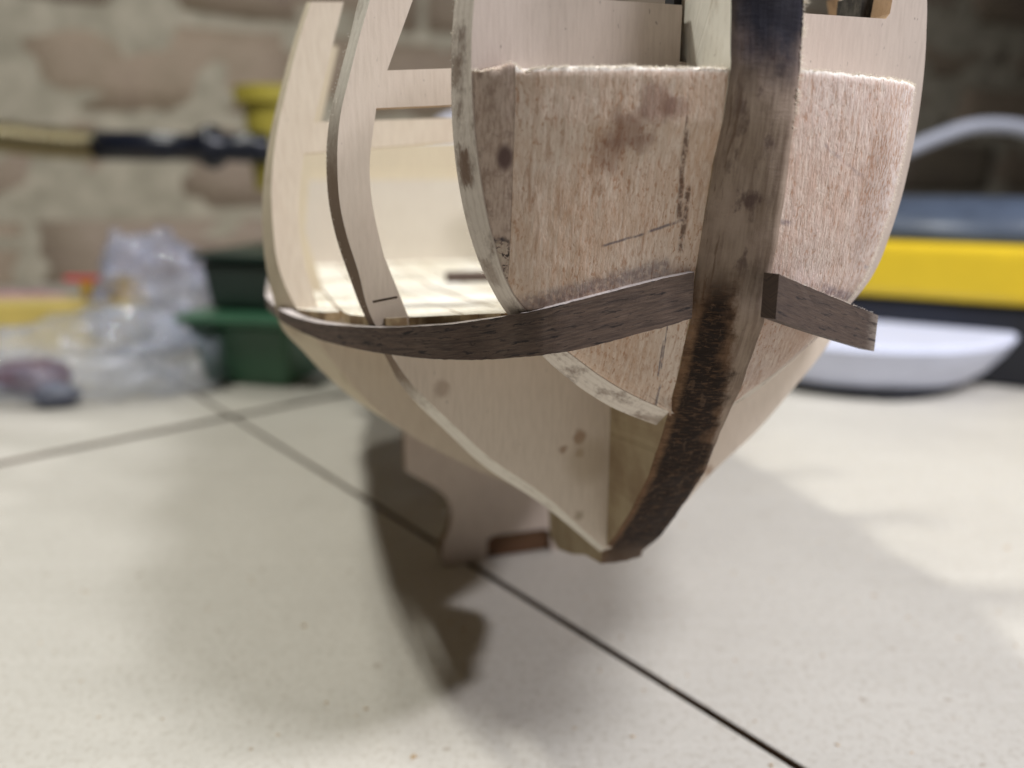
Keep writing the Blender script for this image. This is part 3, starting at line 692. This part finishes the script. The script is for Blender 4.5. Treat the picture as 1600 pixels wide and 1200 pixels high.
def strake(path, mats, name, th=1.7, n=8):
    """path: (u, s, vtop, vbot) of the outer face"""
    P = catmull(path, n); V_, F_, M_, UV = [], [], [], []; L = 0
    for i, (u_, s_, a, b) in enumerate(P):
        q0 = P[max(i-1, 0)]; q1 = P[min(i+1, len(P)-1)]; du, ds = q1[0]-q0[0], q1[1]-q0[1]; l = math.hypot(du, ds); nx_, ns_ = -ds/l, du/l
        if i: L += math.hypot(u_-P[i-1][0], s_-P[i-1][1])
        if nx_*u_ + ns_*20 < 0: nx_, ns_ = -nx_, -ns_
        NN = 5
        for j in range(NN+1):
            r_ = .05*noise.noise(Vector((L*.6, j*2, 5))); V_.append((u_+nx_*r_, -(s_+ns_*r_), a+(b-a)*j/NN+(.08*noise.noise(Vector((L*1.5, j, 1))) if j in (0, NN) else 0))); UV.append((L, j*(a-b)/NN))
        V_.append((u_-nx_*th, -(s_-ns_*th), b)); UV.append((L, 6.5)); V_.append((u_-nx_*th, -(s_-ns_*th), a)); UV.append((L, -1.5))
    W_ = 8
    for i in range(len(P)-1):
        for j in range(W_):
            q = i*W_; a, b = q+j, q+(j+1) % W_; F_.append((a, a+W_, b+W_, b)); M_.append(1 if j == 7 else 0)
    F_.append(tuple(range(W_))); M_.append(0); F_.append(tuple(range((len(P)-1)*W_+W_-1, (len(P)-1)*W_-1, -1))); M_.append(0)
    o = link(name, V_, F_, mats, hull, fm=M_, uvs=UV)
    bm = bmesh.new(); bm.from_mesh(o.data); bmesh.ops.recalc_face_normals(bm, faces=bm.faces); bm.to_mesh(o.data); bm.free(); return o
path = []
TOP = [(1083, 425), (1040, 434), (1000, 444), (950, 457), (900, 470), (860, 480), (828, 487), (760, 499), (700, 507), (650, 510), (600, 512), (550, 510), (500, 505), (458, 494), (430, 478), (416, 462)]
BOT = [(1082, 497), (1040, 511), (1000, 521), (950, 535), (900, 547), (860, 553), (828, 557), (760, 562), (700, 562), (650, 559), (600, 553), (550, 544), (500, 531), (458, 513), (430, 495), (416, 478)]
def solve_block(px, pyt, pyb):
    # march along the block waterline to the point that projects to px
    vv = B(px, (pyt+pyb)/2, 23)[1]; best = None
    for k in range(401):
        tt = k/400; u_, s_ = blockpt(vv, tt, -1); uu = B(px, (pyt+pyb)/2, s_)[0]; e = abs(uu+u_+1.2)
        if best is None or e < best[0]: best = (e, s_+1.35)
    return best[1]
SP = {760: 14.2, 700: 11.2, 650: 7.6, 600: 3.2, 550: -2.6, 500: -11.5, 458: -20.5, 430: -31, 416: -54}
for (x, yt), (_, yb) in zip(TOP, BOT):
    s_ = solve_block(x, yt, yb) if x > 840 else (18.6 if x == 828 else SP[x])
    ut, vt2 = B(x, yt, s_); ub, vb2 = B(x, yb, s_); path.append(((ut+ub)/2, s_, vt2, vb2))
    print('strake', x, [round(q, 1) for q in path[-1]])
q_ = path[-1]
for s_, du_ in ((-75, .2), (-100, 1), (-130, 3.5), (-165, 9)): path.append((q_[0]+du_, s_, q_[2]+dk(s_)-dk(-54), q_[3]+dk(s_)-dk(-54)))
strake(path, [M_wal, M_wal_top], 'rubbing_strake', 1.6)['label'] = 'long dark walnut strip bent along the left side'
M_wal2 = walnut('walnut_dusky', .72, pale=19)
strake(pr_, [M_wal2, M_wal_top], 'rubbing_strake', 1.9, 5)['label'] = 'short walnut strip end standing off the right side'

# ================================================================== CRADLE
s_c = None
for k in range(0, 400):
    s_ = -30-k*.1; P = O-A*s_; r = ray(725, 881); tt = (P-C0).dot(A)/r.dot(A)
    if (C0+r*tt).z <= 0: s_c = s_; break
print('cradle s', s_c)
M_cr = plywood('cradle_plywood', (.66, .56, .48), (.50, .41, .34), stains=[(B(795, 771, s_c), 1.5, (.14, .11, .11), .9)])
cr_root = empty('model_cradle', tuple((O-A*s_c).x if i == 0 else (O-A*s_c).y if i == 1 else 0 for i in range(3)))
tag(cr_root, 'pinkish plywood cradle with footed end plates holding the ship model above the bench', 'stand')
lf = [B(x, y, s_c) for x, y in ((633, 640), (632, 700), (634, 737), (655, 748), (680, 762), (698, 780), (706, 802), (702, 828), (693, 850), (690, 872), (695, 881))]
lf = lf[:2]+catmull(lf[2:], 4)
foot = B(761, 881, s_c); nt = B(763, 843, s_c); nt2 = B(772, 837, s_c); vflo = B(725, 881, s_c)[1]
kb = lambda s: 1.5
left = [(a, b) for a, b in lf[:-1]]+[(lf[-1][0], vflo), (foot[0], vflo), (foot[0]+.2, nt[1]), (nt2[0], nt2[1])]
vkeel = lerpv([(p[0], p[1]) for p in prof[4:7]], s_c)
topl = [(-KT-.2, vkeel-.4), (-KT-.2, vkeel+1.5)]
loop = left+mir(left)[::-1]+[(KT+.2, vkeel+1.5), (KT+.2, vkeel-.4)]+topl
def cradle_plate(s, dz=0, k=1.0):
    # in world coordinates so that it can be lifted away from the hull
    V3 = []
    lp_ = [((a*k if abs(a) > 4 else a), b) for a, b in loop]
    o = plate('end_plate', lp_, lp_, s, s-3, [], [M_cr, M_scorch], None)
    mw = hull.matrix_world.copy()
    inv = Matrix.Translation(-cr_root.location)
    for v_ in o.data.vertices: v_.co = (inv @ mw) @ v_.co
    o.parent = cr_root
    if dz: 
        for v_ in o.data.vertices: v_.co.z += dz*S
    return o
cradle_plate(s_c); cradle_plate(s_c-45, math.sin(TILT)*45, .5)
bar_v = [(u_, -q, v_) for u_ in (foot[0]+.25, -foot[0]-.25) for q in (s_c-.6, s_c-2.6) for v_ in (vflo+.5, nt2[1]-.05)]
bar = link('notch_shade_bar', bar_v, [(0, 1, 3, 2), (4, 6, 7, 5), (0, 4, 5, 1), (2, 3, 7, 6), (0, 2, 6, 4), (1, 5, 7, 3)], edgewood('scorched_bar', (.15, .075, .035), (.035, .018, .012), .6, False), None)  # bar added in the notch, coloured as the shade behind the plate
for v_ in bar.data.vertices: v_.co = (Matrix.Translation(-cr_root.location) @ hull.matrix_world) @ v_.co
bar.parent = cr_root; bar['label'] = 'dark brown bar filling the notch between the feet with shade'
P1 = (O-A*s_c)-Vector((cr_root.location.x/S, cr_root.location.y/S, 0))
def crpt(u_, s_, z): q = O-A*s_+U*u_; return (q.x-cr_root.location.x/S, q.y-cr_root.location.y/S, z)

# ================================================================== THINGS ON THE BENCH BEHIND
BLK = plain('black_plastic', (.006, .008, .016), .3, .2)
YEL = plain('yellow_plastic', (.72, .50, .02), .35, .05)
# --- black and yellow tool case, lying along the wall at right
def rbox(name, L, Dp, z0, z1, r, mat, parent, x0=0, y0=0, seg=6, shear=0.0, prof_=None):
    """rounded slab: rounded rectangle in plan, slightly domed edges"""
    V_, F_ = [], []; n = 0; ring = []
    prof_ = prof_ or [(1.2, z0), (0, z0+(z1-z0)*.12), (0, z1-(z1-z0)*.25), (.6, z1-(z1-z0)*.08), (2.4, z1)]
    for ins, z in prof_:
        for cx, cy, a0 in ((L/2-r, Dp/2-r, 0), (-L/2+r, Dp/2-r, 90), (-L/2+r, -Dp/2+r, 180), (L/2-r, -Dp/2+r, 270)):
            for k in range(seg+1):
                a = R(a0+90*k/seg); V_.append((x0+cx+(r-ins)*math.cos(a), y0+cy+(r-ins)*math.sin(a), z+shear*cx))
    m = 4*(seg+1)
    for i in range(len(prof_)-1):
        for k in range(m): F_.append((i*m+k, i*m+(k+1) % m, (i+1)*m+(k+1) % m, (i+1)*m+k))
    F_.append(tuple(range(m-1, -1, -1))); F_.append(tuple(range((len(prof_)-1)*m, len(prof_)*m)))
    return link(name, V_, F_, mat, parent, smooth=False)
zc = 330
pc = at(1520, 430, zc); 
cs = empty('tool_case', (pc.x, pc.y, 0), (0, 0, R(-30)))
tag(cs, 'black and yellow plastic tool case lying behind the white rounded box at right', 'case')
z_at = lambda py: at(1500, py, zc).z
zy0, zy1, zt0 = z_at(462), z_at(374), z_at(312)
o = box('base', -95, 120, -24, 40, 0, zy0, BLK, cs, 3)
o = box('band', -97, 122, -27, 42, zy0+.05, zy1, YEL, cs, 4); o['label'] = 'broad yellow middle band'
V_, F_ = tube([(-96, 6, zy1+3), (122, 6, zy1+3)], 26, 28); V_ = [(x, y, zy1+.1+max(0, (z-zy1-.1))*.62) for x, y, z in V_]
GB = plain('blue_grey_plastic', (.07, .09, .13), .34, .2); link('lid', V_, F_, GB, cs, smooth=True)['label'] = 'rounded glossy dark blue lid'
# --- white rounded box
wz = 271; wp = tab(1402, 634)
wb = empty('rounded_box', (wp.x, wp.y, 0), (0, 0, R(-2))); tag(wb, 'white rounded plastic box with recessed foot painted black as shade in front of the yellow tool case', 'box')
WH = plain('white_plastic', (.66, .70, .86), .4, .03)
rbox('foot', 92, 110, 0, 3.8, 50, BLK, wb, 0, 60, 12); o = rbox('shell', 126, 156, 3.9, 22.8, 62, WH, wb, 2, 74, 14, prof_=[(13, 3.9), (8, 8), (3, 15), (0, 20.8), (.5, 22), (2.4, 22.8)])  # foot coloured black for the shade under the shell

# --- pale cable looping
pts = catmull([tuple(at(x, y, z)) for x, y, z in ((1330, 250, 420), (1400, 240, 420), (1455, 219, 420), (1510, 200, 420), (1560, 196, 422), (1610, 205, 425), (1680, 240, 430), (1760, 330, 430), (1850, 440, 430))], 8)
V_, F_ = tube(pts, 4.0, 14)
pb = Vector(pts[-1]); CB = plain('cable_sheath', (.36, .38, .44), .45, .05)
cbo = link('cable', V_, F_, CB, smooth=True); tag(cbo, 'thick pale grey cable arching in front of the brick wall at right', 'cable')
# --- gooseneck with black handle and yellow head
gz = 400; gl = empty('gooseneck_lamp', tuple(at(300, 228, gz)))
tag(gl, 'brass gooseneck with black handle and yellow head in front of the brick wall at left', 'lamp')
def rel(p): return tuple(Vector(p)-at(300, 228, gz))
gp = catmull([tuple(at(x, y, gz)) for x, y in ((-150, 190), (-60, 205), (20, 216), (90, 223), (152, 227))], 60)
pp = [rel(q) for q in gp]; L = 0; rr = []
for i, q in enumerate(pp):
    if i: L += (Vector(q)-Vector(pp[i-1])).length
    rr.append(7.0+1.3*math.sin(L*2*math.pi/4.2))
V_, F_ = tube(pp, rr, 16)
t = NT('brass'); M_brass = t.out(t.mix(t.noise(t.coord((.2,)*3), 1, 3), rgb(.40, .35, .22), rgb(.28, .24, .14)), .32, Metallic=1.0)
link('flexible_hose', V_, F_, M_brass, gl, smooth=True)
hp = [(150, 227, 7.0), (150.5, 227, 7.4), (262, 229, 7.4), (266, 229, 6.8), (300, 230, 6.8), (312, 230, 8), (320, 230, 10.5), (334, 230, 11.5), (346, 230, 9.5), (352, 230, 7.0), (395, 231, 7.6), (425, 231, 7.6)]
V_, F_ = tube([rel(at(x, y, gz)) for x, y, r_ in hp], [r_ for *_, r_ in hp], 24)
o = link('handle', V_, F_, BLK, gl, smooth=True)
OL = plain('olive_yellow_paint', (.36, .30, .045), .4, .15); DKO = plain('dark_olive_inside', (.08, .07, .03), .6, .2)
hc = at(430, 150, gz+6); q = rel(hc)
V_, F_ = [], []; NS = 28
for (r_, z) in ((21, 4), (21, -4), (17, -5), (15.5, -28), (14, -48), (11, -48), (11, 2), (17, 4)):
    for k in range(NS): a = 2*math.pi*k/NS; V_.append((q[0]+r_*math.cos(a), q[1]+r_*math.sin(a), q[2]+z))
for i in range(8):
    for k in range(NS): F_.append((i*NS+k, i*NS+(k+1) % NS, ((i+1) % 8)*NS+(k+1) % NS, ((i+1) % 8)*NS+k))
o = link('head', V_, F_, OL, gl, smooth=False); o['label'] = 'olive yellow flanged head'
# --- green storage case
GR = plain('green_plastic', (.035, .105, .055), .35, .15); GRD = plain('dark_green_plastic', (.008, .022, .014), .4, .2)
gpnt = tab(400, 608); gc = empty('storage_case', (gpnt.x, gpnt.y, 0), (0, 0, R(-14)))
tag(gc, 'dark green plastic case with stepped rim standing behind the left side of the ship model', 'case')
def frust(name, x0, x1, y0, y1, z0, z1, tpr, mat, bv=2):
    v_ = [(x0+tpr, y0+tpr, z0), (x1-tpr, y0+tpr, z0), (x1-tpr, y1-tpr, z0), (x0+tpr, y1-tpr, z0), (x0, y0, z1), (x1, y0, z1), (x1, y1, z1), (x0, y1, z1)]
    o = link(name, v_, [(3, 2, 1, 0), (4, 5, 6, 7), (0, 1, 5, 4), (1, 2, 6, 5), (2, 3, 7, 6), (3, 0, 4, 7)], mat, gc); bevel(o, bv, 3); return o
frust('tub', -30, 16, 0, 80, 0, 26, 4, GR); frust('rim', -33, 19, -3, 83, 26.1, 29, 0, GR, 1.2); 
frust('lid', -28, 34, 10, 80, 29.1, 50, 2, GRD, 3); frust('lid_rim', -30, 36, 8, 82, 50.1, 53, 0, GRD, 1.2); box('latch', -22, -14, -5, -3.1, 19, 25, GRD, gc, .8)
# --- clear plastic bags with parts
def bagmat(name, col, alpha):
    t = NT(name); n1 = t.noise(t.coord((.09,)*3), 1, 5, .65, .8)
    t.out(t.mix(n1, rgb(*col), rgb(*[min(1, q*1.25) for q in col])), .10, t.bump(n1, .8, 5))
    t.b.inputs['Coat Weight'].default_value = 1.0; t.b.inputs['Coat Roughness'].default_value = .06; t.b.inputs['Specular IOR Level'].default_value = 1.0
    tr = t.n('ShaderNodeBsdfTransparent'); mxs = t.n('ShaderNodeMixShader'); o = t.t.nodes['Material Output']
    t.l(t.ramp(n1, .35, .65, alpha*.6, min(1, alpha*1.3)), mxs.inputs[0]); t.l(tr.outputs[0], mxs.inputs[1]); t.l(t.b.outputs[0], mxs.inputs[2]); t.l(mxs.outputs[0], o.inputs[0])
    return t.m
def crumple(name, c, size, mat, seed, amp=.35, sub=5, zmin=0, rot=0):
    bm = bmesh.new(); bmesh.ops.create_icosphere(bm, subdivisions=sub, radius=1)
    for vv in bm.verts:
        p = vv.co.copy(); k = 1+amp*noise.noise(p*1.6+Vector((seed, 0, 0)))+amp*.8*abs(noise.noise(p*3.4+Vector((0, seed, 0))))+amp*.25*noise.noise(p*8+Vector((0, 0, seed)))
        q = Vector((p.x*size[0]*k, p.y*size[1]*k, p.z*size[2]*k)); q.rotate(Matrix.Rotation(rot, 3, 'Z'))
        vv.co = Vector((q.x, q.y, max(q.z+size[2]*.9, zmin+.3+.4*noise.noise(p*9))))*S
    me = bpy.data.meshes.new(name); bm.to_mesh(me); bm.free(); me.materials.append(mat)
    for p in me.polygons: p.use_smooth = True
    o = bpy.data.objects.new(name, me); COL.objects.link(o); o.location = (c[0]*S, c[1]*S, 0); return o
M_bag = bagmat('clear_film', (.45, .50, .62), .30); M_bag2 = bagmat('cloudy_film', (.36, .40, .54), .38)
ba = tab(105, 640); b_a = crumple('plastic_bag', (ba.x-6, ba.y+30), (52, 30, 15), M_bag, 3.3, .35, rot=.1)
tag(b_a, 'crumpled clear plastic bag of small parts at the front left edge of the clutter', 'bag')
bb_ = tab(225, 560); b_b = crumple('plastic_bag', (bb_.x+0, bb_.y+20), (27, 22, 27), M_bag2, 8.1, .45)
tag(b_b, 'upright bluish cloudy plastic bag leaning beside the green case', 'bag')
bc = at(655, 130, 420); b_c = crumple('plastic_bag', (bc.x+12, bc.y+20), (34, 24, 58), plain('white_film', (.62, .64, .74), .3, .08), 5.5, .3)
tag(b_c, 'tall white plastic bag standing behind the ship model frames', 'bag')
# small parts inside or beside the bags
def lump(name, px, py, size, col, label, cat, seed, z=0, rough=.4):
    q = tab(px, py); o = crumple(name, (q.x, q.y+size[1]), size, plain(name+'_%s' % cat, col, rough, .25), seed, .25, 3)
    o.location.z = z*S; return tag(o, label, cat)
def packet(name, px, py, sx, sy, sz, rot, col, label, z=0, band=None):
    q = tab(px, py); r_ = empty(name, (q.x, q.y, z), (0, 0, R(rot))); tag(r_, label, 'packet')
    box('pouch', -sx/2, sx/2, 0, sy, 0, sz, plain(name+'_film', col, .3, .15), r_, 1.2)
    if band: box('band', -sx/2-.3, sx/2+.3, -.4, sy*.35, sz*.15, sz+.4, plain(name+'_band', band, .35, .1), r_, .8)
    return r_
lump('rubber_part', 30, 622, (15, 10, 7), (.11, .022, .03), 'dark maroon lump of parts at the far left under clear film', 'model part', 2.2)
lump('dark_part', 75, 640, (8, 6, 4), (.03, .035, .07), 'small dark blue part in front of the maroon parts', 'model part', 4.2)
packet('label_packet', 70, 555, 84, 26, 24, 4, (.55, .45, .18), 'flat yellowish packet with pink top lying behind the clear bag', 0, (.58, .45, .12))
packet('yellow_packet', 172, 540, 24, 16, 33, -8, (.62, .40, .02), 'small bright yellow packet with a red corner between the two bags', 0, None)
q = tab(140, 548); rd = box('red_tab', -9, 9, 0, 5, 33.2, 36, plain('red_plastic', (.45, .04, .05), .4, .1), None, 1, loc=(q.x, q.y+2, 0)); tag(rd, 'thin red strip lying on the yellow packet', 'strip')
lump('pink_pouch', 25, 530, (30, 12, 12), (.50, .28, .30), 'pale pink pouch behind the yellowish packet at far left', 'pouch', 6.2)
V_, F_ = [], []
for _ in range(130):
    px_, py_ = random.uniform(0, 1600), random.uniform(660, 1199); q = tab(px_, py_); r_ = random.uniform(.12, .42)*(1 if random.random() < .9 else 1.8); n = len(V_)
    for k in range(4): a = k*math.pi/2+random.uniform(-.5, .5); V_.append((q.x+r_*math.cos(a)*random.uniform(.5, 1.6), q.y+r_*math.sin(a), .02))
    V_.append((q.x, q.y, r_*.6)); F_ += [(n+k, n+(k+1) % 4, n+4) for k in range(4)]
tag(link('sawdust', V_, F_, edgewood('sawdust_wood', (.55, .42, .27), (.25, .16, .09), .6, False)), 'scattered tiny crumbs of sawdust on the pale workbench', None, None, 'stuff')
# offcut on deck
oc = O-A*(-64)+U*(-9)+V*(dk(-58)+.1)
off = box('wood_offcut', -4.5, 5.5, -2.2, 2.2, 0, 1.8, M_wal2, None, .2, loc=tuple(oc)); off.rotation_euler = (0, 0, R(8)); tag(off, 'short dark walnut offcut lying on the pale deck planks', 'offcut')
